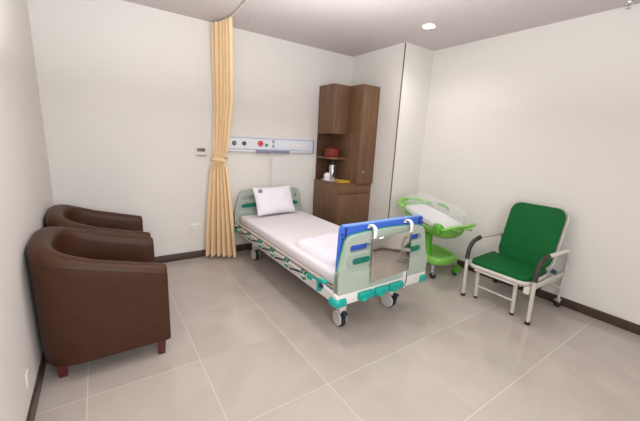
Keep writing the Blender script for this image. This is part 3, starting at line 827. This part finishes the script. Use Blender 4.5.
# seat frame hoop
def hoop(x0, z0, x1, z1, y0, y1, rad, r, sides=(1, 1, 1, 1)):
    L_ = math.hypot(x1 - x0, z1 - z0); ca, sa = (x1 - x0) / L_, (z1 - z0) / L_
    return [(x0 + a * ca, y, z0 + a * sa) for a, y in rrect(0, L_, y0, y1, rad, 6)]
MB().tube(hoop(SX0, .343, SX1 + .02, .36, YN + .045, YFr - .01, .08, 0), 0, 10, closed=True, flat=(.012, .019)).build('seat_frame', M['chairframe'], gc, 60)
MB().tube([(SX0 + .004, y_, z_) for y_, z_ in ((YN + .12, .312), (YFr - .09, .312))], .011, 10).build('front_rail', M['chairframe'], gc, 60)
MB().tube(hoop(3.292, .385, 3.458, .945, YN + .04, 1.505, .085, 0), .0115, 10, closed=True).build('back_frame', M['chairframe'], gc, 60)
for y, s in ((YN, 1), (YFr, -1)):
    # front leg, arm, rear post
    lg = MB().tube([(2.895, y, .018), (2.868, y, .395)], 0, 10, flat=(.019, .016)).build('leg', M['chairframe'], gc, 60)
    MB().lathe([(0, 0), (.021, 0), (.021, .022), (.017, .03), (0, .03)], (2.895, y), 16).build('rubber_foot', M['black'], lg)
    arm = MB().tube(smooth_path([(2.868, y, .39), (2.872, y, .46), (2.90, y, .53), (2.97, y, .575), (3.05, y, .585), (3.46, y, .572)], 6), .0125, 10).build('armrest', M['chairframe'], gc, 60)
    MB().tube(smooth_path([(2.868, y, .395), (2.871, y, .46), (2.897, y, .526), (2.955, y, .568), (3.045, y, .586)], 7), 0, 12, flat=(.023, .019)).build('arm_grip', M['grip'], arm, 60)
    if s > 0:
        MB().tube([(3.07, y, .585), (3.44, y, .573)], 0, 10, flat=(.022, .013)).build('arm_sleeve', M['offwhite'], arm, 60)
    MB().box(2.862, 3.51, y - .009, y + .009, .322, .362, .006).build('side_rail', M['chairframe'], gc)
    MB().tube([(3.505, y, .345), (3.508, y, .06)], .012, 10).build('leg', M['chairframe'], gc, 60)
    MB().tube([(3.505, y, .34), (3.50, y, .50), (3.465, y, .575)], .010, 10).build('rear_post', M['chairframe'], gc, 60)
    MB().tube([(3.31, y + s * .03, .37), (3.315, y + s * .018, .40)], .022, 12).build('hinge_joint', M['jointblue'], gc, 60)
    ym = Matrix.Translation((3.508, y + s * .0, .036)) @ Matrix.Rotation(.7, 4, 'Z') @ Matrix.Rotation(PI / 2, 4, 'X')
    MB().lathe([(0, -.018), (.032, -.018), (.036, -.012), (.036, .012), (.032, .018), (0, .018)], (0, 0), 20, ym).build('caster_wheel', M['dark'], gc)
    MB().box(3.478, 3.534, y - .026, y + .026, .055, .078, .008).build('caster_fork', M['chrome'], gc)
# pull-out inner legs with crossbar
for y, x in ((1.135, 2.940), (1.486, 2.958)):
    lg = MB().tube([(x, y, .018), (x - .035, y, .335)], .0165, 10).build('leg', M['chairframe'], gc, 60)
    MB().lathe([(0, 0), (.018, 0), (.018, .02), (.014, .026), (0, .026)], (x, y), 16).build('rubber_foot', M['black'], lg)
MB().tube([(2.932, 1.135, .135), (2.944, 1.486, .135)], .010, 8).build('crossbar', M['chairframe'], gc, 60)
m = MB()
m.tube([(3.25, YN, .30), (3.25, YFr, .30)], .010, 8); m.tube([(3.48, YN, .20), (3.48, YFr, .20)], .010, 8)
m.tube([(2.92, YN + .12, .30), (3.42, YN + .12, .20)], .010, 8); m.tube([(2.92, YFr - .12, .30), (3.42, YFr - .12, .20)], .010, 8)
m.build('under_frame', M['chairframe'], gc, 60)
MB().box(2.90, 2.945, YN + .03, YN + .085, .25, .325, .006).build('slide_bracket', M['offwhite'], gc)
for y in (1.12, 1.46):
    m = MB().lathe([(0, -.014), (.026, -.014), (.026, .014), (0, .014)], (0, 0), 18, Matrix.Translation((3.38, y, .17)) @ Matrix.Rotation(PI / 2, 4, 'X'))
    m.tube([(3.38, y, .17), (3.40, y, .22)], .008, 8); m.build('inner_wheel', M['dark'], gc)

# ------------------------------------------------------------------ lights
def area(name, loc, size, power, col, rot=(0, 0, 0), sy=None, spread=PI):
    l = bpy.data.lights.new(name, 'AREA'); l.energy = power; l.color = col; l.size = size
    l.spread = spread
    if sy: l.shape = 'RECTANGLE'; l.size_y = sy
    o = bpy.data.objects.new(name, l); COL.objects.link(o); o.location = loc; o.rotation_euler = rot; return o
WARM = (1.0, .97, .93)
def spot(name, loc, power, ang=150, blend=.9, size=.05, col=WARM):
    l = bpy.data.lights.new(name, 'SPOT'); l.energy = power; l.color = col; l.spot_size = math.radians(ang); l.spot_blend = blend
    l.shadow_soft_size = size
    o = bpy.data.objects.new(name, l); COL.objects.link(o); o.location = loc; return o
spot('ceiling_spot', (2.82, 2.316, CEIL - .03), 32, size=.12)
spot('ceiling_spot', (.9, 1.9, CEIL - .03), 44, size=.12)  # unseen spot added to brighten the armchair and curtain side, no fixture
spot('ceiling_spot', (2.0, .3, CEIL - .03), 2, size=.12)  # weak unseen spot, added without a fixture
spot('ceiling_spot', (.9, -.2, CEIL - .03), 26, size=.12)  # added fill spot near the camera, out of view and without a fixture
area('soft_fill', (.5, -1.0, 1.55), 1.8, 44, (.96, .985, 1), (math.radians(80), 0, math.radians(8)), 1.2)  # unseen fill panel added behind the camera, standing in for a flash
area('bounce_fill', (.95, 1.2, 1.8), 2.2, 58, (.965, .975, .99), (PI, 0, 0), 2.6)  # unseen upward panel added to brighten the ceiling and soften the room
w = bpy.data.worlds.new('World'); SC.world = w; w.use_nodes = True
w.node_tree.nodes['Background'].inputs[0].default_value = (1, .97, .94, 1)
w.node_tree.nodes['Background'].inputs[1].default_value = .3

# ------------------------------------------------------------------ camera
f, yaw, pitch, roll = 318.15, .60761, .21705, .05101
fw = Vector((math.sin(yaw) * math.cos(pitch), math.cos(yaw) * math.cos(pitch), -math.sin(pitch)))
rt = Vector((math.cos(yaw), -math.sin(yaw), 0)); up = rt.cross(fw)
r_ = rt * math.cos(roll) + up * math.sin(roll); u_ = -rt * math.sin(roll) + up * math.cos(roll)
R = Matrix((r_, u_, -fw)).transposed().to_4x4()
cam = bpy.data.cameras.new('camera'); cam.sensor_width = 36; cam.sensor_fit = 'HORIZONTAL'; cam.lens = f / 640 * 36
cam.clip_start = .02
co = bpy.data.objects.new('camera', cam); COL.objects.link(co)
co.matrix_world = Matrix.Translation((0, 0, CAMZ)) @ R
SC.camera = co
SC.view_settings.view_transform = 'Standard'
SC.view_settings.look = 'None'
SC.view_settings.exposure = .15
SC.cycles.max_bounces = 10 if hasattr(SC, 'cycles') else 10
